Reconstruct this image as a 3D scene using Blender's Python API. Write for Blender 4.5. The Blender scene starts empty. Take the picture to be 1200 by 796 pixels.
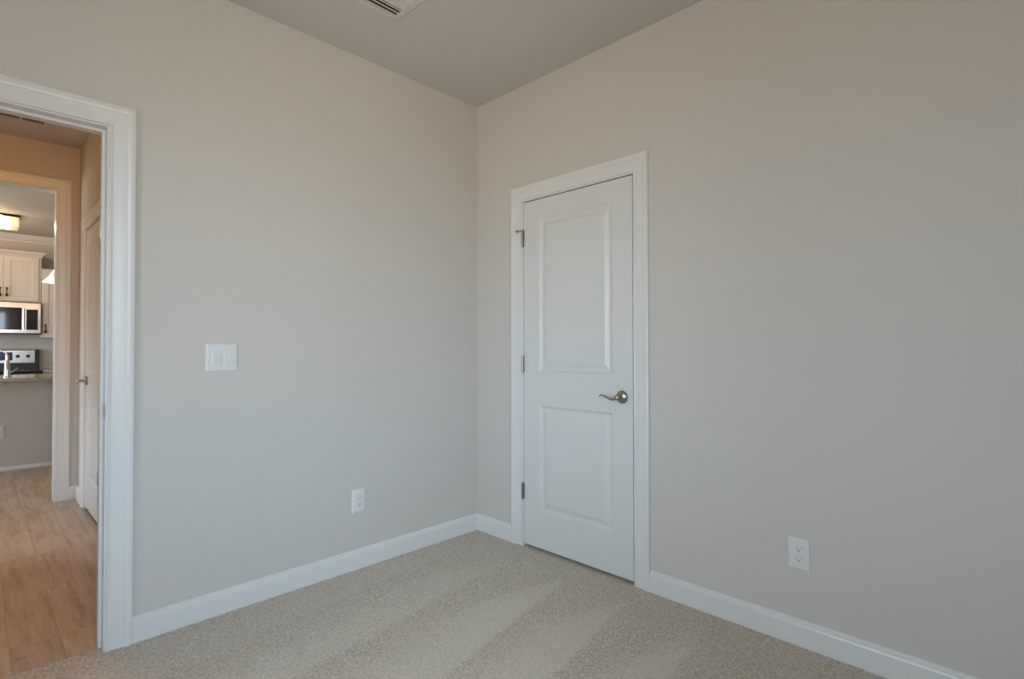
import bpy, bmesh, math, random
from mathutils import Vector, Matrix
random.seed(7)
S = bpy.context.scene
COL = S.collection
R = math.radians
H = 2.743                      # nine foot ceiling

# ------------------------------------------------------------------ camera
cam_d = bpy.data.cameras.new('camera')
cam = bpy.data.objects.new('camera', cam_d); COL.objects.link(cam)
yaw, pitch, roll = R(44.502), R(0.751), R(-0.063)
f = Vector((math.cos(pitch)*math.cos(yaw), math.cos(pitch)*math.sin(yaw), math.sin(pitch)))
r = Vector((math.sin(yaw), -math.cos(yaw), 0)); u = r.cross(f)
r2 = r*math.cos(roll) + u*math.sin(roll); u2 = -r*math.sin(roll) + u*math.cos(roll)
m = Matrix((r2, u2, -f)).transposed().to_4x4(); m.translation = Vector((-2.296, -2.574, 1.180))
cam.matrix_world = m
cam_d.sensor_width = 36; cam_d.sensor_fit = 'HORIZONTAL'; cam_d.lens = 620.18*36/1200
cam_d.clip_start = 0.02
S.camera = cam

# ------------------------------------------------------------------ view, world, light
S.view_settings.view_transform = 'Standard'; S.view_settings.look = 'None'
S.view_settings.gamma = 1; S.view_settings.use_curve_mapping = False
S.view_settings.exposure = 0.0
S.cycles.diffuse_bounces = 7; S.cycles.max_bounces = 14; S.cycles.transparent_max_bounces = 12
S.cycles.sample_clamp_indirect = 6
S.cycles.caustics_reflective = False; S.cycles.caustics_refractive = False
SKY, GROUND, WORLD = (0.66, 0.84, 1.03), (0.62, 0.56, 0.49), 12.7
w = bpy.data.worlds.new('overcast_sky'); S.world = w; w.use_nodes = True
nt = w.node_tree; nt.nodes.clear()
tc = nt.nodes.new('ShaderNodeTexCoord'); sx = nt.nodes.new('ShaderNodeSeparateXYZ')
rp = nt.nodes.new('ShaderNodeValToRGB'); mp = nt.nodes.new('ShaderNodeMapRange')
bg = nt.nodes.new('ShaderNodeBackground'); wo = nt.nodes.new('ShaderNodeOutputWorld')
mp.inputs['From Min'].default_value = -1; mp.inputs['From Max'].default_value = 1
e = rp.color_ramp.elements
e[0].position = 0.46; e[0].color = (*GROUND, 1); e[1].position = 0.53; e[1].color = (*SKY, 1)
nt.links.new(tc.outputs['Generated'], sx.inputs[0]); nt.links.new(sx.outputs['Z'], mp.inputs['Value'])
nt.links.new(mp.outputs[0], rp.inputs[0]); nx = nt.nodes.new('ShaderNodeMapRange'); nx.inputs['From Min'].default_value = .2; nx.inputs['From Max'].default_value = .9
hz = nt.nodes.new('ShaderNodeMix'); hz.data_type = 'RGBA'; hz.blend_type = 'MULTIPLY'
hz.inputs[7].default_value = (1.0, 0.965, 0.92, 1)            # one side of the sky tinted, added to warm the side window light
ng = nt.nodes.new('ShaderNodeMath'); ng.operation = 'MULTIPLY'; ng.inputs[1].default_value = -1
nt.links.new(sx.outputs['X'], ng.inputs[0]); nt.links.new(ng.outputs[0], nx.inputs['Value']); nt.links.new(nx.outputs[0], hz.inputs[0])
nt.links.new(rp.outputs[0], hz.inputs[6]); nt.links.new(hz.outputs[2], bg.inputs[0])
bg.inputs[1].default_value = WORLD
nt.links.new(bg.outputs[0], wo.inputs[0])

def portal(name, loc, rot, sx_, sy_):
    l = bpy.data.lights.new(name, 'AREA'); l.shape = 'RECTANGLE'; l.size = sx_; l.size_y = sy_
    l.cycles.is_portal = True
    o = bpy.data.objects.new(name, l); COL.objects.link(o); o.location = loc; o.rotation_euler = rot
    return o
# daylight openings: (axis, wall face, a0, a1, z0, z1)
WIN_BACK = (-3.30, -1.75, 0.62, 2.20)     # x0,x1,z0,z1 in the wall behind the camera
WIN_SIDE = (-2.35, -1.05, 0.70, 2.30)     # y0,y1,z0,z1 in the wall left of the camera
ADDED_WIN_HALL = (1.60, 2.10, .17, 1.10)         # y0,y1,z0,z1 added unseen window, brightens the hall's trim and floor
WIN_GREAT = (3.20, 6.40, 0.55, 2.25)      # y0,y1,z0,z1 in the kitchen's far left wall
YB, XS, XG, HY0 = -3.75, -3.55, -5.2, 2.78
ADDED_WIN_PATIO = (-5.0, -3.5, .02, 2.08)       # x0,x1,z0,z1 added unseen glass opening, more daylight for the half wall
portal('daylight_back', ((WIN_BACK[0]+WIN_BACK[1])/2, YB-.13, 1.41), (R(90), 0, 0), 1.55, 1.58)
portal('daylight_side', (XS-.13, (WIN_SIDE[0]+WIN_SIDE[1])/2, 1.50), (R(90), 0, R(-90)), 1.3, 1.6)
portal('added_daylight_hall', (-3.1, 1.85, .64), (R(90), 0, R(-90)), .5, .93)
portal('added_daylight_patio', (-4.25, HY0-.05, 1.05), (R(90), 0, 0), 1.5, 2.05)
portal('daylight_great_room', (XG-.13, 4.8, 1.4), (R(90), 0, R(-90)), 3.2, 1.7)

def lamp(name, loc, power, color, radius=.03):
    l = bpy.data.lights.new(name, 'POINT'); l.energy = power; l.color = color; l.shadow_soft_size = radius
    o = bpy.data.objects.new(name, l); COL.objects.link(o); o.location = loc
    return o
WARM = (1.0, 0.66, 0.36)
HALLWARM = (1.0, 0.42, 0.03)

# ------------------------------------------------------------------ materials
def mat(name, color, rough=.5, metal=0, spec=.5, bump=None, var=None, emit=None, coat=0):
    m = bpy.data.materials.new(name); m.use_nodes = True
    n = m.node_tree; b = n.nodes['Principled BSDF']
    b.inputs['Base Color'].default_value = (*color, 1); b.inputs['Roughness'].default_value = rough
    b.inputs['Metallic'].default_value = metal; b.inputs['Specular IOR Level'].default_value = spec
    b.inputs['Coat Weight'].default_value = coat
    t = n.nodes.new('ShaderNodeTexCoord')
    if bump:                                  # (scale, strength, distance)
        no = n.nodes.new('ShaderNodeTexNoise'); no.inputs['Scale'].default_value = bump[0]; no.inputs['Detail'].default_value = 3
        bu = n.nodes.new('ShaderNodeBump'); bu.inputs['Strength'].default_value = bump[1]; bu.inputs['Distance'].default_value = bump[2]
        n.links.new(t.outputs['Object'], no.inputs['Vector']); n.links.new(no.outputs['Fac'], bu.inputs['Height'])
        n.links.new(bu.outputs[0], b.inputs['Normal'])
    if var:                                   # (scale, other colour)
        no = n.nodes.new('ShaderNodeTexNoise'); no.inputs['Scale'].default_value = var[0]; no.inputs['Detail'].default_value = 4
        mx = n.nodes.new('ShaderNodeMix'); mx.data_type = 'RGBA'
        mx.inputs[6].default_value = (*color, 1); mx.inputs[7].default_value = (*var[1], 1)
        n.links.new(t.outputs['Object'], no.inputs['Vector']); n.links.new(no.outputs['Fac'], mx.inputs[0])
        n.links.new(mx.outputs[2], b.inputs['Base Color'])
    if emit:
        b.inputs['Emission Color'].default_value = (*emit[0], 1); b.inputs['Emission Strength'].default_value = emit[1]
    return m
PAINT = mat('greige_wall_paint', (.62, .595, .565), .62, spec=.3, bump=(190, .10, .002), var=(1.1, (.635, .61, .58)))
CEIL = mat('ceiling_paint', (.60, .575, .545), .8, spec=.2, bump=(120, .14, .002))
TRIM = mat('white_trim_paint', (.755, .76, .765), .28, spec=.5, bump=(30, .03, .001))
DOORM = mat('white_door_paint', (.715, .72, .72), .32, spec=.5, bump=(60, .05, .001))
PLATE = mat('white_plastic', (.76, .765, .77), .35)
DARK = mat('dark_slot', (.02, .02, .02), .6)
NICKEL = mat('satin_nickel', (.42, .37, .31), .28, metal=1, bump=(400, .05, .0005))
VENTM = mat('vent_metal', (.66, .64, .62), .45, bump=(90, .05, .001))
CAB = mat('white_cabinet_paint', (.68, .64, .59), .4, bump=(60, .03, .001))
STEEL = mat('brushed_steel', (.62, .58, .54), .22, metal=1, bump=(300, .08, .0005))
BLACKG = mat('black_glass', (.012, .012, .014), .07, coat=.5)
BLACK = mat('black_enamel', (.018, .018, .02), .3)
BRONZE = mat('dark_bronze', (.045, .028, .018), .4, metal=.7)
CHROME = mat('polished_chrome', (.72, .70, .70), .12, metal=1)
GRANITE = mat('speckled_granite', (.62, .56, .47), .15, var=(120, (.30, .24, .20)), spec=.6)
BULB = mat('lit_bulb', (1, .8, .5), .5, emit=((1, .74, .38), 14))
SHADE = mat('alabaster_shade', (.85, .75, .62), .4, emit=((1, .80, .52), 1.3))
DISPLAY = mat('oven_display', (.02, .02, .05), .1, emit=((.25, .15, .6), .05))

def glass_mat():
    m = bpy.data.materials.new('clear_glass'); m.use_nodes = True; n = m.node_tree; n.nodes.clear()
    o = n.nodes.new('ShaderNodeOutputMaterial'); mx = n.nodes.new('ShaderNodeMixShader')
    tr = n.nodes.new('ShaderNodeBsdfTransparent'); gl = n.nodes.new('ShaderNodeBsdfGlossy'); fr = n.nodes.new('ShaderNodeFresnel')
    gl.inputs['Roughness'].default_value = .03; fr.inputs[0].default_value = 1.45
    tr.inputs[0].default_value = (.95, .96, .95, 1)
    n.links.new(fr.outputs[0], mx.inputs[0]); n.links.new(tr.outputs[0], mx.inputs[1]); n.links.new(gl.outputs[0], mx.inputs[2])
    n.links.new(mx.outputs[0], o.inputs[0]); return m
GLASS = glass_mat()
def seeded_mat():
    m = bpy.data.materials.new('seeded_glass'); m.use_nodes = True; n = m.node_tree; n.nodes.clear()
    o = n.nodes.new('ShaderNodeOutputMaterial'); mx = n.nodes.new('ShaderNodeMixShader'); m2 = n.nodes.new('ShaderNodeMixShader')
    tr = n.nodes.new('ShaderNodeBsdfTransparent'); tl = n.nodes.new('ShaderNodeBsdfTranslucent'); gl = n.nodes.new('ShaderNodeBsdfGlossy')
    no = n.nodes.new('ShaderNodeTexNoise'); no.inputs['Scale'].default_value = 45; mr = n.nodes.new('ShaderNodeMapRange')
    mr.inputs['From Min'].default_value = .35; mr.inputs['From Max'].default_value = .7; mr.inputs['To Min'].default_value = .04; mr.inputs['To Max'].default_value = .17
    tl.inputs[0].default_value = (.95, .92, .85, 1); gl.inputs['Roughness'].default_value = .08; m2.inputs[0].default_value = .08
    n.links.new(no.outputs['Fac'], mr.inputs['Value']); n.links.new(mr.outputs[0], mx.inputs[0])
    n.links.new(tr.outputs[0], mx.inputs[1]); n.links.new(tl.outputs[0], mx.inputs[2])
    n.links.new(mx.outputs[0], m2.inputs[1]); n.links.new(gl.outputs[0], m2.inputs[2]); n.links.new(m2.outputs[0], o.inputs[0]); return m
SEEDED = seeded_mat()

class NG:                                     # tiny node helper
    def __init__(s, m): s.n = m.node_tree; s.b = s.n.nodes['Principled BSDF']
    def new(s, t, **k):
        x = s.n.nodes.new(t)
        for a, v in k.items(): setattr(x, a, v)
        return x
    def math(s, op, a, b=None, clamp=False):
        x = s.new('ShaderNodeMath', operation=op); x.use_clamp = clamp
        for i, v in enumerate((a, b)):
            if v is None: continue
            if isinstance(v, (int, float)): x.inputs[i].default_value = v
            else: s.n.links.new(v, x.inputs[i])
        return x.outputs[0]
    def mix(s, fac, a, b, blend='MIX'):
        x = s.new('ShaderNodeMix', data_type='RGBA', blend_type=blend)
        for i, v in ((0, fac), (6, a), (7, b)):
            if isinstance(v, tuple): x.inputs[i].default_value = (*v, 1) if len(v) == 3 else v
            elif isinstance(v, (int, float)): x.inputs[i].default_value = v
            else: s.n.links.new(v, x.inputs[i])
        return x.outputs[2]
    def noise(s, vec, scale, detail=2, rough=.5):
        x = s.new('ShaderNodeTexNoise'); x.inputs['Scale'].default_value = scale; x.inputs['Detail'].default_value = detail
        x.inputs['Roughness'].default_value = rough
        s.n.links.new(vec, x.inputs['Vector']); return x.outputs['Fac']
    def smooth(s, v, a, b):
        x = s.new('ShaderNodeMapRange', interpolation_type='SMOOTHSTEP')
        x.inputs['From Min'].default_value = a; x.inputs['From Max'].default_value = b
        s.n.links.new(v, x.inputs['Value']); return x.outputs[0]

def carpet_mat():
    m = mat('loop_pile_carpet', (.5, .45, .38), .95, spec=.1); g = NG(m); L = g.n.links.new
    tc = g.new('ShaderNodeTexCoord'); P = tc.outputs['Object']
    sp = g.new('ShaderNodeSeparateXYZ'); L(P, sp.inputs[0]); X, Y = sp.outputs['X'], sp.outputs['Y']
    wob = g.math('MULTIPLY', g.math('SUBTRACT', g.noise(P, 9, 3), .5), .025)
    # vacuum strokes: wedges of brushed pile, sharp on one side and fading on the other
    track = None
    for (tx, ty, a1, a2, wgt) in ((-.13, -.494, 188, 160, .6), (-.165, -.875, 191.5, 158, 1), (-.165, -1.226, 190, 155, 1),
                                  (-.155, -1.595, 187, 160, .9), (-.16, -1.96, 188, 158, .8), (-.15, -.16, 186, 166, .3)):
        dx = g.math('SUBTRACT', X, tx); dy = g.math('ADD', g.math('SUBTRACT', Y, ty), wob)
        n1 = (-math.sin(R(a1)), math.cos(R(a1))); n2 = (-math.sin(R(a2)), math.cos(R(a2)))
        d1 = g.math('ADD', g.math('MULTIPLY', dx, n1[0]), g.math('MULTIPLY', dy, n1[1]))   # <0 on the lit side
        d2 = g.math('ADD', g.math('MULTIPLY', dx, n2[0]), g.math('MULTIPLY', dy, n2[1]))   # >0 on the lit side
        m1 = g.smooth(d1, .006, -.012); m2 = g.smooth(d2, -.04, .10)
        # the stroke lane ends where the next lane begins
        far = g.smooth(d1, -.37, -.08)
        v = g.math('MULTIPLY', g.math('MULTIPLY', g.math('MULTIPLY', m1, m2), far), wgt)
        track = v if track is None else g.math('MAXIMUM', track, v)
    n1 = g.noise(P, 150, 2, .6); n2 = g.noise(P, 74, 2, .5); n3 = g.noise(P, 3, 2)
    vo = g.new('ShaderNodeTexVoronoi'); vo.inputs['Scale'].default_value = 120; L(P, vo.inputs['Vector'])
    tuft = g.math('ADD', g.math('MULTIPLY', n1, .5), g.math('MULTIPLY', g.math('SUBTRACT', 1, vo.outputs['Distance']), .5))
    c = g.mix(g.smooth(tuft, .36, .62), (.44, .385, .325), (.76, .685, .60))
    c = g.mix(g.smooth(n2, .62, .35), c, g.mix(.5, c, (.42, .37, .31)))
    c = g.mix(g.math('MULTIPLY', n3, .5), c, (.55, .485, .41))
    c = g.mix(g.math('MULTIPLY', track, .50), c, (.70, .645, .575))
    L(c, g.b.inputs['Base Color'])
    bu = g.new('ShaderNodeBump'); bu.inputs['Distance'].default_value = .006
    L(g.math('SUBTRACT', .75, g.math('MULTIPLY', track, .35)), bu.inputs['Strength'])
    L(g.math('ADD', tuft, g.math('MULTIPLY', n2, .6)), bu.inputs['Height']); L(bu.outputs[0], g.b.inputs['Normal'])
    g.b.inputs['Sheen Weight'].default_value = .15
    return m
CARPET = carpet_mat()

def plank_mat():
    m = mat('oak_planks', (.3, .2, .12), .42, spec=.45); g = NG(m); L = g.n.links.new
    tc = g.new('ShaderNodeTexCoord'); mpn = g.new('ShaderNodeMapping'); L(tc.outputs['Object'], mpn.inputs[0])
    mpn.inputs['Rotation'].default_value = (0, 0, R(90)); mpn.inputs['Location'].default_value = (.3, .06, 0)
    br = g.new('ShaderNodeTexBrick'); L(mpn.outputs[0], br.inputs['Vector'])
    for k, v in (('Scale', 1), ('Mortar Size', .0012), ('Brick Width', 1.2), ('Row Height', .152), ('Bias', 0), ('Mortar Smooth', .3)): br.inputs[k].default_value = v
    br.offset = .37; br.offset_frequency = 3
    br.inputs['Color1'].default_value = (0, 0, 0, 1); br.inputs['Color2'].default_value = (1, 1, 1, 1); br.inputs['Mortar'].default_value = (.5, .5, .5, 1)
    st = g.new('ShaderNodeMapping'); L(mpn.outputs[0], st.inputs[0]); st.inputs['Scale'].default_value = (1.6, 14, 1)
    ad = g.new('ShaderNodeVectorMath', operation='ADD'); L(st.outputs[0], ad.inputs[0]); 
    sc = g.new('ShaderNodeVectorMath', operation='SCALE'); L(br.outputs['Color'], sc.inputs[0]); sc.inputs['Scale'].default_value = 17
    L(sc.outputs[0], ad.inputs[1])
    gr = g.noise(ad.outputs[0], 1.6, 7, .7); kn = g.noise(ad.outputs[0], .75, 3); sc2 = g.noise(mpn.outputs[0], 14, 6, .7)
    base = g.mix(br.outputs['Color'], (.62, .475, .33), (.50, .40, .30))
    c = g.mix(g.smooth(gr, .35, .75), base, (.30, .215, .15))
    c = g.mix(g.smooth(kn, .55, .75), c, (.56, .45, .35))
    c = g.mix(g.smooth(sc2, .60, .74), c, (.24, .17, .115))
    c = g.mix(g.math('MULTIPLY', br.outputs['Fac'], .45), c, (.12, .085, .06))
    L(c, g.b.inputs['Base Color'])
    bu = g.new('ShaderNodeBump'); bu.inputs['Strength'].default_value = .25; bu.inputs['Distance'].default_value = .002
    L(g.math('SUBTRACT', g.math('MULTIPLY', gr, .4), br.outputs['Fac']), bu.inputs['Height']); L(bu.outputs[0], g.b.inputs['Normal'])
    return m
PLANK = plank_mat()

def tile_mat():
    m = mat('backsplash_tiles', (.6, .52, .43), .3); g = NG(m); L = g.n.links.new
    tc = g.new('ShaderNodeTexCoord'); mpn = g.new('ShaderNodeMapping'); L(tc.outputs['Object'], mpn.inputs[0])
    mpn.inputs['Rotation'].default_value = (R(-90), 0, 0)
    br = g.new('ShaderNodeTexBrick'); L(mpn.outputs[0], br.inputs['Vector'])
    for k, v in (('Scale', 1), ('Mortar Size', .002), ('Brick Width', .15), ('Row Height', .075)): br.inputs[k].default_value = v
    br.inputs['Color1'].default_value = (.58, .53, .47, 1); br.inputs['Color2'].default_value = (.54, .49, .43, 1); br.inputs['Mortar'].default_value = (.66, .62, .56, 1)
    L(br.outputs['Color'], g.b.inputs['Base Color'])
    return m
TILE = tile_mat()

# ------------------------------------------------------------------ mesh helpers
def link(name, bm, material, parent=None, smooth=False, loc=None, rotz=None):
    bmesh.ops.recalc_face_normals(bm, faces=bm.faces)
    me = bpy.data.meshes.new(name); bm.to_mesh(me); bm.free(); me.materials.append(material)
    if smooth:
        me.polygons.foreach_set('use_smooth', [True]*len(me.polygons))
        try: me.set_sharp_from_angle(angle=R(35))
        except Exception: pass
    o = bpy.data.objects.new(name, me); COL.objects.link(o)
    if parent: o.parent = parent
    if loc: o.location = loc
    if rotz is not None: o.rotation_euler = (0, 0, rotz)
    return o
def tag(o, label=None, cat=None, kind=None, group=None):
    if label: o['label'] = label
    if cat: o['category'] = cat
    if kind: o['kind'] = kind
    if group: o['group'] = group
    return o
def thing(name, label, cat, loc=(0, 0, 0), rotz=0, group=None, kind=None):
    o = bpy.data.objects.new(name, None); COL.objects.link(o); o.empty_display_size = .1
    o.location = loc; o.rotation_euler = (0, 0, rotz)
    return tag(o, label, cat, kind, group)
def B(): return bmesh.new()
def box(bm, x0, x1, y0, y1, z0, z1, bev=0, seg=2):
    t = bmesh.new(); bmesh.ops.create_cube(t, size=1)
    for v in t.verts:
        v.co = Vector(((x0+x1)/2 + v.co.x*(x1-x0), (y0+y1)/2 + v.co.y*(y1-y0), (z0+z1)/2 + v.co.z*(z1-z0)))
    if bev: bmesh.ops.bevel(t, geom=t.edges[:], offset=bev, segments=seg, affect='EDGES', profile=.6)
    me = bpy.data.meshes.new('tmp'); t.to_mesh(me); t.free(); bm.from_mesh(me); bpy.data.meshes.remove(me)
    return bm
def tube(bm, pts, radii, seg=14, cap=True, flat=1.0):
    pts = [Vector(p) for p in pts]; n = len(pts)
    if isinstance(radii, (int, float)): radii = [radii]*n
    rings = []; ref = Vector((0, 0, 1))
    d0 = (pts[1]-pts[0]).normalized()
    if abs(d0.dot(ref)) > .9: ref = Vector((1, 0, 0))
    for i, p in enumerate(pts):
        d = (pts[min(i+1, n-1)] - pts[max(i-1, 0)]).normalized()
        a = (ref - d*ref.dot(d)).normalized(); b = d.cross(a); ref = a
        rings.append([bm.verts.new(p + (a*math.cos(2*math.pi*k/seg)*flat + b*math.sin(2*math.pi*k/seg))*radii[i]) for k in range(seg)])
    for i in range(n-1):
        for k in range(seg):
            bm.faces.new((rings[i][k], rings[i][(k+1) % seg], rings[i+1][(k+1) % seg], rings[i+1][k]))
    if cap: bm.faces.new(rings[0][::-1]); bm.faces.new(rings[-1])
    return bm
def lathe(bm, prof, c, axis='Z', seg=32, closed=False):
    """prof: (radius, distance along axis)"""
    rings = []
    ax = {'Z': lambda r, t, h: (r*math.cos(t), r*math.sin(t), h), 'Y': lambda r, t, h: (r*math.cos(t), h, r*math.sin(t)), 'X': lambda r, t, h: (h, r*math.cos(t), r*math.sin(t))}[axis]
    for (rr, h) in prof:
        if rr < 1e-5: rings.append([bm.verts.new(Vector(c) + Vector(ax(0, 0, h)))])
        else: rings.append([bm.verts.new(Vector(c) + Vector(ax(rr, 2*math.pi*k/seg, h))) for k in range(seg)])
    for a, b in zip(rings, rings[1:]):
        for k in range(seg):
            k2 = (k+1) % seg
            if len(a) == 1 and len(b) == 1: continue
            if len(a) == 1: bm.faces.new((a[0], b[k2], b[k]))
            elif len(b) == 1: bm.faces.new((a[k], a[k2], b[0]))
            else: bm.faces.new((a[k], a[k2], b[k2], b[k]))
    return bm
def prism(bm, poly, axis, a0, a1):
    """extrude a 2-D outline (u,z) along x or y; u is the other horizontal axis"""
    mk = (lambda u, z, a: (a, u, z)) if axis == 'x' else (lambda u, z, a: (u, a, z))
    A = [bm.verts.new(mk(u, z, a0)) for u, z in poly]; Bv = [bm.verts.new(mk(u, z, a1)) for u, z in poly]
    n = len(poly)
    for i in range(n): bm.faces.new((A[i], A[(i+1) % n], Bv[(i+1) % n], Bv[i]))
    bm.faces.new(A[::-1]); bm.faces.new(Bv)
    return bm

def wall(name, axis, a0, a1, t0, t1, openings=(), z0=-.12, z1=H, material=None, label=None, cat='wall', extra=None):
    """wall running along axis from a0 to a1, thickness t0..t1, openings (a,b,za,zb); ONE manifold-looking mesh"""
    cuts_a = sorted({a0, a1, *[o[0] for o in openings], *[o[1] for o in openings]})
    cuts_z = sorted({z0, z1, *[o[2] for o in openings], *[o[3] for o in openings]})
    bm = B()
    full = {}
    for i in range(len(cuts_a)-1):
        for j in range(len(cuts_z)-1):
            ca, cz = (cuts_a[i]+cuts_a[i+1])/2, (cuts_z[j]+cuts_z[j+1])/2
            full[i, j] = not any(o[0] < ca < o[1] and o[2] < cz < o[3] for o in openings)
    V = {}
    def v(a, t, z):
        k = (round(a, 5), round(t, 5), round(z, 5))
        if k not in V: V[k] = bm.verts.new((a, t, z) if axis == 'x' else (t, a, z))
        return V[k]
    for (i, j), ok in full.items():
        if not ok: continue
        A0, A1, Z0, Z1 = cuts_a[i], cuts_a[i+1], cuts_z[j], cuts_z[j+1]
        bm.faces.new((v(A0, t0, Z0), v(A1, t0, Z0), v(A1, t0, Z1), v(A0, t0, Z1)))
        bm.faces.new((v(A0, t1, Z0), v(A0, t1, Z1), v(A1, t1, Z1), v(A1, t1, Z0)))
        if not full.get((i-1, j)): bm.faces.new((v(A0, t0, Z0), v(A0, t0, Z1), v(A0, t1, Z1), v(A0, t1, Z0)))
        if not full.get((i+1, j)): bm.faces.new((v(A1, t0, Z0), v(A1, t1, Z0), v(A1, t1, Z1), v(A1, t0, Z1)))
        if not full.get((i, j-1)): bm.faces.new((v(A0, t0, Z0), v(A0, t1, Z0), v(A1, t1, Z0), v(A1, t0, Z0)))
        if not full.get((i, j+1)): bm.faces.new((v(A0, t0, Z1), v(A1, t0, Z1), v(A1, t1, Z1), v(A0, t1, Z1)))
    o = link(name, bm, material or PAINT)
    return tag(o, label, cat, 'structure')

# ------------------------------------------------------------------ room shell
JX = -1.935                      # hallway doorway, right jamb face
DX0 = JX - .775                  # its left jamb face
WT = .12
DTOP = 2.042                     # door openings, head of jamb
CL0, CL1 = -.4125, -1.163        # closet door opening (y of hinge side, y of latch side)
FX1 = -1.858; FX0 = FX1 - 1.06; FTOP = 2.384   # cased opening at the end of the hall
HX = -1.715                      # hall's right wall face
HY = 2.78                        # hall's far wall face
HD0, HD1 = 1.745, 2.405          # hall door opening (y)
JT = .018                        # jamb thickness
KY = 7.50                        # kitchen back wall

wall('wall_left', 'x', XS-.12, .12, 0, WT, [(DX0-JT, JX+JT, -.12, DTOP+JT)], label='greige painted wall with the doorway to the hall and the light switch')
wall('wall_right', 'y', YB-.12, 0, 0, .12, [(CL1-JT, CL0+JT, -.12, DTOP+JT)], label='greige painted wall around the closed white closet door')
wall('wall_back', 'x', XS-.12, 0, YB-.12, YB, [WIN_BACK], label='greige wall with a window behind the viewer')
wall('wall_side', 'y', YB, 0, XS-.12, XS, [WIN_SIDE], label='greige wall with a window at the left of the viewer')
wall('wall_hall_right', 'y', WT, HY, HX, HX+WT, [(HD0-JT, HD1+JT, -.12, DTOP+JT)], label='hallway wall around the white hall door')
wall('wall_hall_left', 'y', WT, HY, -3.07, -2.95, [ADDED_WIN_HALL], label='left wall of the hallway')
wall('wall_hall_far', 'x', XG-.12, 1.6, HY, HY+WT, [(FX0-JT, FX1+JT, -.12, FTOP+JT), ADDED_WIN_PATIO], label='hallway end wall with the cased opening to the kitchen')
wall('wall_kitchen_far', 'x', XG-.12, 1.6, KY, KY+.12, label='kitchen wall behind the cabinets')
wall('wall_kitchen_left', 'y', HY+WT, KY, XG-.12, XG, [WIN_GREAT], label='kitchen side wall with a wide window')
wall('wall_kitchen_right', 'y', HY+WT, KY, 1.48, 1.60, label='kitchen end wall at the right')
# closets behind the two doors
for nm, pts in (('wall_closet', ((.12, .90, -1.95, -1.87), (.12, .90, .04, .12), (.82, .90, -1.87, .04))),
                ('wall_hall_closet', ((HX+WT, HX+.9, 1.40, 1.48), (HX+WT, HX+.9, 2.62, 2.70), (HX+.82, HX+.9, 1.48, 2.62)))):
    bm = B()
    for (a, b, c, d) in pts: box(bm, a, b, c, d, -.12, H)
    tag(link(nm, bm, PAINT), 'closet walls behind the closed door', 'wall', 'structure')

bm = B(); box(bm, XG-.12, 1.6, YB-.12, KY+.12, H, H+.1)
tag(link('ceiling', bm, CEIL), 'smooth pale painted ceiling', 'ceiling', 'structure')
bm = B(); box(bm, XS-.12, .90, YB-.12, 0, -.12, 0); box(bm, DX0-JT, JX+JT, 0, .048, -.12, 0)
tag(link('floor', bm, CARPET), 'beige loop carpet with vacuum tracks', 'carpet floor', 'structure')
bm = B(); box(bm, XG-.12, 1.6, .048, KY+.12, -.13, -.007)
tag(link('floor_hall', bm, PLANK), 'brown wood plank floor running from the hallway into the kitchen', 'wood floor', 'structure')

# ------------------------------------------------------------------ mouldings
BBP = [(0, 0), (.0135, 0), (.0145, .006), (.0145, .080), (.0125, .086), (.0095, .090), (.0085, .095), (.0055, .100), (0, .103)]
def baseboard(name, axis, a0, a1, face, sign, label, z=0):
    poly = [(face + sign*u_, z + zz) for u_, zz in BBP]
    return tag(link(name, prism(B(), poly, axis, a0, a1), TRIM), label, 'baseboard', 'structure')
CW = .0845
CXL = JX + .006 + CW             # outer edge of the doorway casing
baseboard('baseboard_left', 'x', CXL, 0, 0, -1, 'white baseboard along the wall with the light switch')
baseboard('baseboard_corner', 'y', CL0+.006+CW, 0, 0, -1, 'short white baseboard between the corner and the closet door')
baseboard('baseboard_right', 'y', YB, CL1-.006-CW, 0, -1, 'long white baseboard right of the closet door')
baseboard('baseboard_hall_far', 'x', FX1+.006+CW, HX, HY, -1, 'short white baseboard at the hallway corner', -.007)
baseboard('baseboard_hall_right', 'y', HD1+.006+CW, HY, HX, -1, 'short white baseboard beyond the hall door', -.007)
baseboard('baseboard_hall_near', 'y', WT, HD0-.006-CW, HX, -1, 'white hallway baseboard before the hall door', -.007)

# casing profile: (distance from inner edge, thickness)
CP = [(0, 0), (0, .0090), (.0020, .0110), (.0060, .0115), (.0080, .0105), (.0090, .0080), (.0130, .0076), (.034, .0100), (.0500, .0120), (.0560, .0122),
      (.0575, .0150), (.0620, .0172), (.0670, .0182), (.0800, .0186), (.0835, .0172), (.0845, .0145), (.0845, 0)]
def casing_bm(x0, x1, ztop, zbot=0, wall_y=0):
    bm = B(); cols = []
    for d, t in CP:
        cols.append([bm.verts.new(p) for p in ((x0-d, wall_y-t, zbot), (x0-d, wall_y-t, ztop+d), (x1+d, wall_y-t, ztop+d), (x1+d, wall_y-t, zbot))])
    for a, b in zip(cols, cols[1:] + cols[:1]):
        for k in range(3): bm.faces.new((a[k], a[k+1], b[k+1], b[k]))
    bm.faces.new([c[0] for c in cols]); bm.faces.new([c[3] for c in cols][::-1])
    return bm
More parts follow.
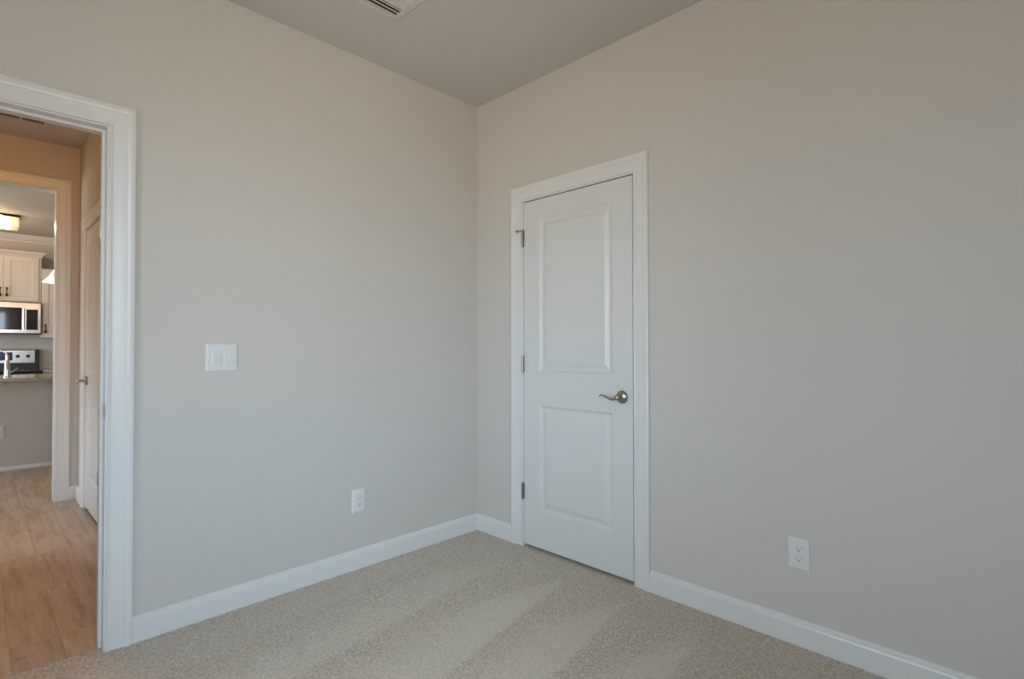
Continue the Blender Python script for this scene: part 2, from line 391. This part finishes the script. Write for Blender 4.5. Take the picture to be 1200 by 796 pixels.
def jamb_bm(x0, x1, ztop, depth, zbot=0, stop=None):
    """three sided jamb lining, x0..x1 clear width, from y=0 back to depth"""
    bm = B(); y0, y1 = -.0004, depth+.0004
    P = [(x0-JT+.0005, zbot), (x0-JT+.0005, ztop+JT-.0005), (x1+JT-.0005, ztop+JT-.0005), (x1+JT-.0005, zbot), (x1, zbot), (x1, ztop), (x0, ztop), (x0, zbot)]
    A = [bm.verts.new((a, y0, z)) for a, z in P]; C = [bm.verts.new((a, y1, z)) for a, z in P]
    for i in range(8): bm.faces.new((A[i], A[(i+1) % 8], C[(i+1) % 8], C[i]))
    for q in ((0, 1, 6, 7), (1, 2, 5, 6), (2, 3, 4, 5)):
        bm.faces.new([A[k] for k in q]); bm.faces.new([C[k] for k in q[::-1]])
    return bm
def stop_bm(x0, x1, ztop, s0, s1, zbot=0, t=.011):
    bm = B()
    box(bm, x0, x0+t, s0, s1, zbot, ztop, .002); box(bm, x1-t, x1, s0, s1, zbot, ztop, .002); box(bm, x0+t, x1-t, s0, s1, ztop-t, ztop, .002)
    return bm

def frame_set(root, w_, ztop, depth, zbot=0, stop=None, both=True, revl=.006):
    link('jamb', jamb_bm(0, w_, ztop, depth, zbot), TRIM, root)
    link('casing', casing_bm(-revl, w_+revl, ztop+revl, zbot), TRIM, root, smooth=True)
    if both:
        bm = casing_bm(-revl, w_+revl, ztop+revl, zbot)
        for v in bm.verts: v.co.y = depth - v.co.y
        link('casing', bm, TRIM, root, smooth=True)
    if stop: link('door_stop', stop_bm(0, w_, ztop, *stop, zbot), TRIM, root)

# ------------------------------------------------------------------ doors
# moulded two panel door: rings of (inset, depth) around each panel
RINGS = [(0, 0), (.002, .0020), (.007, .0070), (.012, .0105), (.016, .0112), (.026, .0112), (.031, .0095), (.047, .0035), (.054, .0025)]
def slab_bm(w_, z0, z1, t, panels):
    """front at y=0, back at y=t; panels (x0,x1,z0,z1)"""
    bm = B()
    for front in (True, False):
        sy = (lambda d: d) if front else (lambda d: t-d)
        xs = [0, panels[0][0], panels[0][1], w_]
        zs = [z0] + sorted([z for p in panels for z in p[2:]]) + [z1]
        grid = {}
        for i, x in enumerate(xs):
            for j, z in enumerate(zs): grid[i, j] = bm.verts.new((x, sy(0), z))
        for i in range(3):
            for j in range(len(zs)-1):
                if i == 1 and j % 2 == 1:
                    prev = [grid[1, j], grid[2, j], grid[2, j+1], grid[1, j+1]]
                    a, b, c, d = xs[1], xs[2], zs[j], zs[j+1]
                    for ins, dep in RINGS[1:]:
                        cur = [bm.verts.new(p) for p in ((a+ins, sy(dep), c+ins), (b-ins, sy(dep), c+ins), (b-ins, sy(dep), d-ins), (a+ins, sy(dep), d-ins))]
                        for k in range(4): bm.faces.new((prev[k], prev[(k+1) % 4], cur[(k+1) % 4], cur[k]))
                        prev = cur
                    bm.faces.new(prev)
                else:
                    bm.faces.new((grid[i, j], grid[i+1, j], grid[i+1, j+1], grid[i, j+1]))
        if front: F = grid; nz = len(zs)
        else: K = grid
    for i in range(3):
        bm.faces.new((F[i, 0], F[i+1, 0], K[i+1, 0], K[i, 0])); bm.faces.new((F[i, nz-1], F[i+1, nz-1], K[i+1, nz-1], K[i, nz-1]))
    for j in range(nz-1):
        bm.faces.new((F[0, j], F[0, j+1], K[0, j+1], K[0, j])); bm.faces.new((F[3, j], F[3, j+1], K[3, j+1], K[3, j]))
    return bm

def lever_handle(parent, x, z, direction):
    """direction -1: lever points to local -x"""
    h = link('door_handle', lathe(B(), [(0, -.0165), (.010, -.0165), (.020, -.0150), (.027, -.0115), (.0305, -.0085), (.033, -.0045), (.0335, 0)], (x, 0, z), 'Y', 40), NICKEL, parent, smooth=True)
    link('spindle', lathe(B(), [(.0125, -.012), (.0115, -.018), (.0105, -.030), (.0120, -.040), (.0135, -.046), (.0125, -.054), (.008, -.058), (0, -.059)], (x, 0, z), 'Y', 28), NICKEL, h, smooth=True)
    key = ((0, -.005), (.22, -.0105), (.44, -.0060), (.62, .0030), (.83, .0085), (.94, .0068), (1, .0010)); pts, rad = [], []
    for k in range(31):
        q = k/30
        for (q0, h0), (q1, h1) in zip(key, key[1:]):
            if q0 <= q <= q1: e_ = (q-q0)/(q1-q0); e_ = e_*.5 + e_*e_*(3-2*e_)*.5; hh = h0+(h1-h0)*e_; break
        pts.append((x + direction*(.004 + .101*q), -.047 - .004*math.sin(q*math.pi), z + hh)); rad.append(.0098 - .0055*q)
    link('lever', tube(B(), pts, rad, 16, flat=.75), NICKEL, h, smooth=True)
    return h
def hinge_bm(x, z, hgt=.092, side=1):
    bm = B(); tube(bm, [(x, -.0075, z-hgt/2), (x, -.0075, z+hgt/2)], .0065, 14)
    for k in (-.3, -.1, .1, .3): tube(bm, [(x, -.0075, z+hgt*k-.0006), (x, -.0075, z+hgt*k+.0006)], .0070, 14)
    for zz in (z-hgt/2, z+hgt/2): lathe(bm, [(0, -.004), (.004, -.0035), (.006, 0), (.004, .0035), (0, .004)], (x, -.0075, zz), 'Z', 14)
    box(bm, x-.012, x+.009, -.0022, .0008, z-hgt/2, z+hgt/2)
    return bm

def make_door(name, label, loc, rotz, w_, hinge, stile, depth, panels_z, pin_stop=None, hinges=(.325, 1.075, 1.823), sill=.017, zbot=0, handle_z=.924):
    d = thing(name, label, 'door', loc, rotz, kind='structure')
    frame_set(d, w_, DTOP, depth, zbot, stop=(.039, .072))
    g = .0042; sw = w_-2*g
    ps = [(stile, sw-stile, a, b) for a, b in panels_z]
    bm = slab_bm(sw, sill, DTOP-.0065, .035, ps)
    for v in bm.verts: v.co.x += g; v.co.y += .0015
    s = link('door_leaf', bm, DOORM, d)
    hx = .0 if hinge == 'L' else w_
    for z in hinges:
        link('hinge', hinge_bm(hx + (-.001 if hinge == 'L' else .001), z), NICKEL, d, smooth=True)
    if pin_stop:
        bm = B(); z = hinges[-1] + .047
        tube(bm, [(hx, -.0075, z-.006), (hx, -.0075, z+.004)], .0095, 16)
        tube(bm, [(hx, -.0075, z), (hx-.030, -.022, z-.002)], .0035, 10)
        lathe(bm, [(0, -.006), (.007, -.005), (.008, .0), (.006, .005), (0, .006)], (hx-.031, -.0225, z-.002), 'X', 16)
        link('hinge_pin_stop', bm, NICKEL, d, smooth=True)
    lever_handle(d, (w_-.067) if hinge == 'L' else .067, handle_z, -1 if hinge == 'L' else 1)
    return d

make_door('door_1', 'closed white two-panel closet door with nickel lever on the right wall', (0, CL0, 0), R(-90), CL0-CL1, 'L', .122, .12,
          ((.228, .838), (1.035, 1.925)), pin_stop=True)
make_door('door_2', 'white hallway door seen edge-on through the doorway', (HX, HD1, 0), R(-90), HD1-HD0, 'R', .115, .12,
          ((.228, .815), (1.015, 1.925)), zbot=-.007, handle_z=.935, hinges=(.328, 1.084, 1.84))

# doorway to the hall (its leaf is swung open out of the picture) and the cased opening beyond
d = thing('door_3', 'white cased doorway from the carpeted room to the hall', 'doorway', (DX0, 0, 0), 0, kind='structure')
frame_set(d, JX-DX0, DTOP, WT, 0, stop=(.043, .078))
w_ = JX-DX0
bm = B(); box(bm, w_-.0015, w_+.0002, .004, .030, .900, .960, .0006); box(bm, w_-.0045, w_-.0008, -.004, .010, .912, .948, .0012)
link('strike_plate', bm, NICKEL, d)
d2 = thing('door_4', 'wide white cased opening between the hallway and the kitchen', 'doorway', (FX0, HY, 0), 0, kind='structure')
frame_set(d2, FX1-FX0, FTOP, WT, -.007)

# the open leaf of the doorway, folded back against the left side, outside the picture
leaf = thing('door_5', 'white two-panel door leaf standing open at the left of the doorway', 'door', (DX0+.004, -.024, 0), R(-115), kind='structure')
link('door_leaf', slab_bm(.76, .012, DTOP-.003, .035, [(.122, .638, .228, .838), (.122, .638, 1.035, 1.925)]), DOORM, leaf)
lever_handle(leaf, .693, .924, -1)

# ------------------------------------------------------------------ windows behind the viewer
def window(name, label, axis, a0, a1, z0, z1, wall_mid, inward):
    t = thing(name, label, 'window', kind='structure')
    bm = B(); fw = .05
    def bx(A0, A1, Z0, Z1, hw):
        if axis == 'x': box(bm, A0, A1, wall_mid-hw, wall_mid+hw, Z0, Z1, .003)
        else: box(bm, wall_mid-hw, wall_mid+hw, A0, A1, Z0, Z1, .003)
    bx(a0, a0+fw, z0, z1, .035); bx(a1-fw, a1, z0, z1, .035); bx(a0+fw, a1-fw, z0, z0+fw, .035); bx(a0+fw, a1-fw, z1-fw, z1, .035)
    bx(a0+fw, a1-fw, (z0+z1)/2-.02, (z0+z1)/2+.02, .025)
    link('window_frame', bm, TRIM, t)
    bm = B()
    if axis == 'x': box(bm, a0+fw, a1-fw, wall_mid-.002, wall_mid+.002, z0+fw, z1-fw)
    else: box(bm, wall_mid-.002, wall_mid+.002, a0+fw, a1-fw, z0+fw, z1-fw)
    link('pane', bm, GLASS, t)
    return t
window('window_1', 'white sash window in the wall behind the viewer', 'x', *WIN_BACK, YB-.06, 1)
window('window_2', 'white sash window in the wall left of the viewer', 'y', *WIN_SIDE, XS-.06, 1)
window('added_window_4', 'added unseen glass opening left of the hallway that brightens the half wall', 'x', *ADDED_WIN_PATIO, HY+.06, 1)
window('added_window_5', 'added unseen low window in the left hallway wall that brightens the hall', 'y', *ADDED_WIN_HALL, -3.01, 1)
window('window_3', 'wide kitchen window at the far left', 'y', *WIN_GREAT, XG-.06, 1)

# ------------------------------------------------------------------ switch and outlets
def rounded_rect(bm, x0, x1, z0, z1, y0, y1, rad, n=6):
    pts = []
    for cx, cz, a in ((x1-rad, z1-rad, 0), (x0+rad, z1-rad, 90), (x0+rad, z0+rad, 180), (x1-rad, z0+rad, 270)):
        for k in range(n+1): t = R(a + 90*k/n); pts.append((cx+rad*math.cos(t), cz+rad*math.sin(t)))
    A = [bm.verts.new((a, y0, z)) for a, z in pts]; C = [bm.verts.new((a, y1, z)) for a, z in pts]
    for i in range(len(pts)): j = (i+1) % len(pts); bm.faces.new((A[i], A[j], C[j], C[i]))
    bm.faces.new(A[::-1]); bm.faces.new(C)
    return bm
def plate_bm(w_, h_):
    bm = B(); hw, hh = w_/2, h_/2; prev = None
    for ins, y in ((0, 0), (0, -.0015), (.0015, -.0040), (.005, -.0060), (.009, -.0064)):
        cur = [bm.verts.new(p) for p in ((-hw+ins, y, -hh+ins), (hw-ins, y, -hh+ins), (hw-ins, y, hh-ins), (-hw+ins, y, hh-ins))]
        if prev:
            for k in range(4): bm.faces.new((prev[k], prev[(k+1) % 4], cur[(k+1) % 4], cur[k]))
        else: bm.faces.new(cur)
        prev = cur
    bm.faces.new(prev)
    return bm
def screw_bm(x, z, y=-.0064): return lathe(B(), [(0, -.0014), (.002, -.0012), (.0033, 0)], (x, y, z), 'Y', 14)
def outlet(label, loc, rotz, w_=.079, h_=.122, group=None):
    t = thing('electrical_outlet', label, 'outlet', loc, rotz, group)
    link('cover_plate', plate_bm(w_, h_), PLATE, t)
    for zc in (.0195, -.0195):
        bm = B(); rounded_rect(bm, -.017, .017, zc-.0143, zc+.0143, -.0060, -.0100, .0105)
        rc = link('receptacle', bm, PLATE, t)
        bm = B(); box(bm, -.0076, -.0058, -.0104, -.0099, zc-.001, zc+.0070); box(bm, .0058, .0074, -.0104, -.0099, zc, zc+.0065)
        lathe(bm, [(0, -.0007), (.0027, -.0006), (.0027, 0)], (0, -.0099, zc-.0070), 'Y', 14)
        link('slots', bm, DARK, rc)
    link('screw', screw_bm(0, 0), PLATE, t)
    return t
outlet('white duplex outlet low on the wall left of the corner', (-.8485, 0, .358), 0)
outlet('white duplex outlet low on the wall right of the closet door', (0, -1.9095, .359), R(-90))
outlet('white duplex outlet on the grey half wall below the kitchen counter', (-2.123, 4.45, .363), 0)
t = thing('light_switch', 'white double rocker light switch beside the doorway', 'light switch', (-1.5205, 0, 1.1325), 0)
link('cover_plate', plate_bm(.129, .122), PLATE, t)
for cx in (-.023, .023):
    bm = B()
    box(bm, cx-.0175, cx+.0175, -.0092, -.0058, -.0350, .0350, .0008)
    link('rocker_frame', bm, PLATE, t)
    bm = B(); prism(bm, [(-.0086, -.032), (-.0165, -.0312), (-.0105, 0), (-.0102, .0312), (-.0086, .032)], 'x', cx-.0150, cx+.0150)
    link('rocker', bm, PLATE, t)
for cx in (-.023, .023):
    for z in (-.048, .048): link('screw', screw_bm(cx, z), PLATE, t)

# ------------------------------------------------------------------ ceiling registers
def register(label, x0, x1, y0, y1, nblade, tilt, near_tilt, border=.032, dividers=(), name='ceiling_vent', blade_w=.016):
    t = thing(name, label, 'ceiling vent', ((x0+x1)/2, (y0+y1)/2, H), 0)
    hx, hy = (x1-x0)/2, (y1-y0)/2; bm = B(); prev = None; rings = []
    for ins, z in ((0, 0), (0, -.0025), (.003, -.005), (border-.004, -.0075), (border, -.0070), (border, 0)):
        rings.append([bm.verts.new(p) for p in ((-hx+ins, -hy+ins, z), (hx-ins, -hy+ins, z), (hx-ins, hy-ins, z), (-hx+ins, hy-ins, z))])
    for a, b in zip(rings, rings[1:]):
        for k in range(4): bm.faces.new((a[k], a[(k+1) % 4], b[(k+1) % 4], b[k]))
    link('frame', bm, VENTM, t)
    bm = B(); box(bm, -hx+border, hx-border, -hy+border, hy-border, -.0008, -.0002); link('duct_shade_panel', bm, DARK, t)  # flat dark sheet, colour stands in for the shade inside the duct
    iy0, iy1 = -hy+border, hy-border; n = nblade; bm = B()
    for k in range(n):
        yc = iy0 + (iy1-iy0)*(k+.5)/n; a = R(tilt if k >= n/2 else near_tilt); c, s = math.cos(a)*blade_w/2, math.sin(a)*blade_w/2
        zc = -.0075
        poly = [(yc-c, zc-s), (yc+c, zc+s), (yc+c, zc+s+.0009), (yc-c, zc-s+.0009)]
        prism(bm, [(p, max(-.016, min(-.001, q))) for p, q in poly], 'x', -hx+border, hx-border)
    link('louvers', bm, VENTM, t)
    for dx in dividers:
        link('divider', box(B(), dx-(x0+x1)/2-.008, dx-(x0+x1)/2+.008, iy0, iy1, -.010, -.001), VENTM, t)
    return t
register('white louvered air vent on the room ceiling', -1.28, -.885, -.635, -.415, 7, 14, -38, border=.031, blade_w=.0155)
register('wide return air grille on the hallway ceiling', -2.42, -1.945, 1.86, 2.36, 22, 35, 35, border=.022, dividers=(-2.083,), name='return_air_grille', blade_w=.014)

# ------------------------------------------------------------------ kitchen
CT = .885                        # counter height
# half wall and its baseboard
wall('wall_half', 'x', -4.2, -.4, 4.45, 4.57, z0=-.1, z1=CT-.036, label='grey painted half wall under the kitchen counter', cat='half wall')
baseboard('baseboard_half', 'x', -4.2, -.4, 4.45, -1, 'white baseboard along the kitchen half wall', -.072)
bm = B(); box(bm, -4.22, -.38, 4.33, 5.18, CT-.035, CT, .005, 3)
tag(link('countertop', bm, GRANITE), 'pale granite countertop on the half wall with the faucet', 'countertop')
t = thing('base_cabinet', 'white base cabinet behind the half wall', 'cabinet', (-2.3, 4.57, -.007))
bm = B(); box(bm, -1.9, 1.9, .002, .58, .10, .853); box(bm, -1.88, 1.88, .002, .51, 0, .10); link('cabinet_body', bm, CAB, t)
for k in range(6):
    x0 = -1.9+k*3.8/6
    link('cabinet_door', box(B(), x0+.006, x0+3.8/6-.006, .581, .60, .12, .845, .003), CAB, t)
# faucet on the counter
t = thing('faucet', 'tall chrome gooseneck faucet on the granite countertop', 'faucet', (-2.062, 4.62, CT))
link('faucet_base', lathe(B(), [(0, 0), (.028, 0), (.028, .006), (.0225, .012), (.0205, .150), (.015, .165), (0, .165)], (0, 0, 0), 'Z', 24), CHROME, t, smooth=True)
pts = [(0, 0, .15), (0, 0, .205)] + [(-.050*(1-math.cos(a)), .004*math.sin(a), .205+.050*math.sin(a)) for a in [R(d_) for d_ in range(15, 181, 15)]] + [(-.101, 0, .16)]
link('spout', tube(B(), pts, [.0135]*2+[.012]*(len(pts)-3)+[.014], 16), CHROME, t, smooth=True)
link('faucet_lever', tube(B(), [(.018, 0, .045), (.04, -.01, .055), (.075, -.02, .085)], [.008, .006, .005], 12), CHROME, t, smooth=True)

# back run
tag(link('backsplash', box(B(), -2.9, 1.2, KY-.008, KY, .86, 1.36), TILE), 'beige tiled backsplash behind the range', 'backsplash', 'structure')
RX0, RX1 = -2.405, -1.645
KC = .868
def base_run(label, x0, x1):
    t = thing('base_cabinet', label, 'cabinet', (x0, KY, -.007))
    w = x1-x0
    bm = B(); box(bm, 0, w, -.60, -.009, .10, KC-.027); box(bm, .0, w, -.53, -.009, 0, .10); link('cabinet_body', bm, CAB, t)
    n = max(1, round(w/.45))
    for k in range(n):
        dr = link('drawer', box(B(), k*w/n+.005, (k+1)*w/n-.005, -.62, -.601, .69, .83, .003), CAB, t)
        link('drawer_pull', tube(B(), [((k+.5)*w/n-.04, -.64, .76), ((k+.5)*w/n+.04, -.64, .76)], .005, 10), BRONZE, dr)
        link('cabinet_door', box(B(), k*w/n+.005, (k+1)*w/n-.005, -.62, -.601, .12, .68, .003), CAB, t)
base_run('white base cabinet to the right of the range', RX1+.004, .40)
tag(link('countertop', box(B(), RX1+.003, .42, KY-.635, KY-.0085, KC-.033, KC, .004), GRANITE), 'pale granite countertop to the right of the range', 'countertop')

# range
t = thing('kitchen_range', 'stainless steel electric range with black glass top and rear controls', 'range', (RX0, KY, -.007))
W = RX1-RX0; O = .007
link('range_body', box(B(), .003, W-.003, -.64, -.03, .02, .842, .004), BLACK, t)
link('cooktop', box(B(), 0, W, -.672, -.105, .843, .872, .006, 3), BLACKG, t)
for bx_, by_, br_ in ((.20, -.50, .10), (.56, -.50, .085), (.20, -.24, .075), (.56, -.24, .10)):
    link('burner', lathe(B(), [(br_, 0), (br_, .0006), (br_-.004, .0008), (br_-.004, 0)], (bx_, by_, .872), 'Z', 40), mat('burner_ring', (.12, .12, .12), .3), t)
bgd = link('backguard', box(B(), .0, W, -.100, -.028, .86, 1.152, .012, 3), BLACK, t)
link('control_panel', box(B(), .035, W-.046, -.108, -.0995, .965, 1.143, .003), STEEL, bgd)
link('display', box(B(), W/2-.13, W/2+.105, -.1095, -.1075, 1.005, 1.115, .001), DISPLAY, bgd)
for kx in (.09, .18, W-.222, W-.118):
    k = link('knob', lathe(B(), [(.024, 0), (.024, -.006), (.020, -.020), (.018, -.026), (0, -.027)], (kx, -.108, 1.060), 'Y', 24), BLACK, bgd, smooth=True)
od = link('oven_door', box(B(), .008, W-.008, -.675, -.641, .22, .80, .006), STEEL, t)
link('oven_window', box(B(), .11, W-.11, -.679, -.674, .36, .66, .002), BLACKG, od)
bm = B(); tube(bm, [(.07, -.725, .755), (W-.07, -.725, .755)], .012, 14)
for hx_ in (.10, W-.10): tube(bm, [(hx_, -.675, .755), (hx_, -.725, .755)], .008, 10)
link('oven_handle', bm, STEEL, od, smooth=True)
link('storage_drawer', box(B(), .008, W-.008, -.67, -.641, .03, .205, .006), STEEL, t)

# microwave under the middle cabinet
MZ0, MZ1, MF = 1.352, 1.782, .40
t = thing('microwave', 'stainless steel over-the-range microwave with black window', 'microwave', (RX0, KY-.001, MZ0), R(-.6))
link('microwave_body', box(B(), .002, W-.002, -MF+.02, -.0095, .0, MZ1-MZ0, .004), BLACK, t)
dr = link('microwave_door', box(B(), .002, W-.002, -MF, -MF+.019, .012, MZ1-MZ0-.006, .005), STEEL, t)
link('vent_strip', box(B(), .03, W-.03, -MF+.002, -MF+.006, -.002, .012), BLACK, t)
link('control_panel', box(B(), W-.150, W-.034, -MF-.004, -MF+.001, .058, .335, .003), BLACKG, t)
wn = link('door_window', box(B(), .035, W-.195, -MF-.004, -MF+.001, .058, .355, .003), BLACKG, dr)
bm = B(); tube(bm, [(W-.177, -MF-.035, .065), (W-.177, -MF-.035, .345)], .012, 14)
for z in (.085, .325): tube(bm, [(W-.177, -MF, z), (W-.177, -MF-.035, z)], .008, 10)
link('microwave_handle', bm, STEEL, dr, smooth=True)

# wall cabinets
def cab_door(parent, x0, x1, z0, z1, yf, handle_x, hz0=.06):
    """shaker door: frame with recessed panel, front at yf"""
    bm = B(); fw = .062; prev = None
    for ins, y in ((0, yf+.02), (0, yf+.001), (.001, yf), (fw, yf), (fw+.002, yf+.008), (fw+.004, yf+.009)):
        cur = [bm.verts.new(p) for p in ((x0+ins, y, z0+ins), (x1-ins, y, z0+ins), (x1-ins, y, z1-ins), (x0+ins, y, z1-ins))]
        if prev:
            for k in range(4): bm.faces.new((prev[k], prev[(k+1) % 4], cur[(k+1) % 4], cur[k]))
        else: bm.faces.new(cur)
        prev = cur
    bm.faces.new(prev)
    d = link('cabinet_door', bm, CAB, parent)
    bm = B(); zc = z0 + hz0
    lathe(bm, [(0, -.005), (.014, -.004), (.013, .02), (.005, .040), (.0045, .080), (.010, .105), (.0095, .115), (0, .118)], (handle_x, yf-.024, zc), 'Z', 14)
    tube(bm, [(handle_x, yf, zc+.015), (handle_x, yf-.024, zc+.015)], .006, 10); tube(bm, [(handle_x, yf, zc+.105), (handle_x, yf-.024, zc+.105)], .006, 10)
    link('cabinet_pull', bm, BRONZE, d, smooth=True)
    return d
def crown(parent, x0, x1, yf, z, name='crown_moulding'):
    """cabinet crown: front and side returns, flaring outwards"""
    bm = B(); prof = [(0, 0), (.006, .004), (.012, .018), (.030, .040), (.042, .048), (.046, .066), (.046, .070)]
    cols = []
    for o_, h_ in prof:
        cols.append([bm.verts.new(p) for p in ((x0-o_, -.002, z+h_), (x0-o_, yf-o_, z+h_), (x1+o_, yf-o_, z+h_), (x1+o_, -.002, z+h_))])
    for a, b in zip(cols, cols[1:]):
        for k in range(3): bm.faces.new((a[k], a[k+1], b[k+1], b[k]))
    bm.faces.new(cols[-1]); bm.faces.new(cols[0][::-1])
    return link(name, bm, CAB, parent)
def wall_cabinet(label, x0, x1, z0, z1, depth, doors, handles, has_crown, front_gap=.012):
    t = thing('wall_cabinet', label, 'cabinet', (x0, KY, z0)); w = x1-x0; h = z1-z0
    link('cabinet_body', box(B(), 0, w, -depth, -.0095 if z0 < 1.4 else -.001, 0, h, .002), CAB, t)
    for (a, b), hx_ in zip(doors, handles): cab_door(t, a, b, front_gap, h-front_gap, -depth-.0205, hx_)
    if has_crown: crown(t, 0, w, -depth-.0005, h)
    return t
wall_cabinet('white two-door wall cabinet with crown above the microwave', RX0, RX1-.002, 1.786, 2.405, .33, ((.010, W/2-.002), (W/2+.002, W-.030)), (W/2-.032, W/2+.032), True)
wall_cabinet('lower white wall cabinet to the right of the microwave', RX1+.002, -1.19, 1.306, 2.262, .33, ((.008, .447),), (.040,), False)

# kitchen crown moulding
cp = [(KY, H), (KY-.085, H), (KY-.085, H-.012), (KY-.070, H-.020), (KY-.055, H-.045), (KY-.030, H-.068), (KY-.016, H-.078), (KY-.014, H-.095), (KY, H-.098)]
tag(link('trim_1', prism(B(), cp, 'x', XG, 1.48), TRIM), 'white crown moulding along the kitchen ceiling', 'crown moulding', 'structure')

# flush ceiling lamp
LX0, LX1, LY0, LY1 = -2.30, -1.920, 5.98, 6.30
t = thing('ceiling_lamp', 'bronze and clear glass square flush lamp on the kitchen ceiling', 'ceiling lamp', ((LX0+LX1)/2, (LY0+LY1)/2, H))
a, b = (LX1-LX0)/2, (LY1-LY0)/2
link('ceiling_plate', box(B(), -a, a, -b, b, -.026, -.0005, .003), BRONZE, t)
bm = B(); ring = .010
for q in (-1, 1):
    box(bm, -a+ring, a-ring, q*(b-ring)-.0025, q*(b-ring)+.0025, -.138, -.027)
    box(bm, q*(a-ring)-.0025, q*(a-ring)+.0025, -b+ring+.003, b-ring-.003, -.138, -.027)
box(bm, -a+ring, a-ring, -b+ring, b-ring, -.143, -.1385)
link('glass_shade', bm, SEEDED, t)
for p in (-1, 1):
    bm = B(); lathe(bm, [(0, -.045), (.018, -.040), (.028, -.022), (.029, -.004), (.022, .016), (.013, .030), (.013, .048), (0, .048)], (p*a*.48, 0, -.082), 'Z', 20)
    link('bulb', bm, BULB, t, smooth=True)
lamp('ceiling_lamp_light', ((LX0+LX1)/2, (LY0+LY1)/2, H-.055), 24, WARM, .05)

# pendant lamp over the counter
PX, PY = -1.640, 4.86
t = thing('pendant_lamp', 'glowing bell-shaped pendant lamp over the kitchen counter', 'pendant lamp', (PX, PY, H))
link('canopy', lathe(B(), [(0, -.030), (.014, -.030), (.030, -.022), (.060, -.010), (.065, -.001), (0, -.001)], (0, 0, 0), 'Z', 28), BRONZE, t, smooth=True)
link('rod', tube(B(), [(0, 0, -.03), (0, 0, -.66)], .005, 10), BRONZE, t)
link('lamp_socket', lathe(B(), [(0, -.64), (.022, -.645), (.026, -.70), (.030, -.715), (0, -.715)], (0, 0, 0), 'Z', 20), BRONZE, t, smooth=True)
pr = [(.030, -.700), (.045, -.712), (.062, -.735), (.080, -.770), (.102, -.808), (.128, -.842), (.152, -.868), (.158, -.876)]
link('lamp_shade', lathe(B(), pr + [(rr-.004, h) for rr, h in pr[::-1]], (0, 0, 0), 'Z', 40), SHADE, t, smooth=True)
lamp('pendant_light', (PX, PY, H-.86), 3, WARM, .03)

# hall ceiling lamp, above and outside the view through the doorway
t = thing('ceiling_lamp', 'round frosted ceiling lamp in the hallway near the doorway', 'ceiling lamp', (-2.15, .75, H))
link('ceiling_plate', lathe(B(), [(0, -.001), (.16, -.001), (.16, -.022), (.15, -.026), (0, -.026)], (0, 0, 0), 'Z', 36), BRONZE, t, smooth=True)
link('glass_dome', lathe(B(), [(.145, -.027), (.138, -.05), (.11, -.078), (.06, -.098), (0, -.105)], (0, 0, 0), 'Z', 36), mat('frosted_glass', (.9, .85, .75), .5, emit=((1, .62, .30), 3.0)), t, smooth=True)
lamp('hall_light', (-2.15, .75, H-.16), 16, HALLWARM, .10)
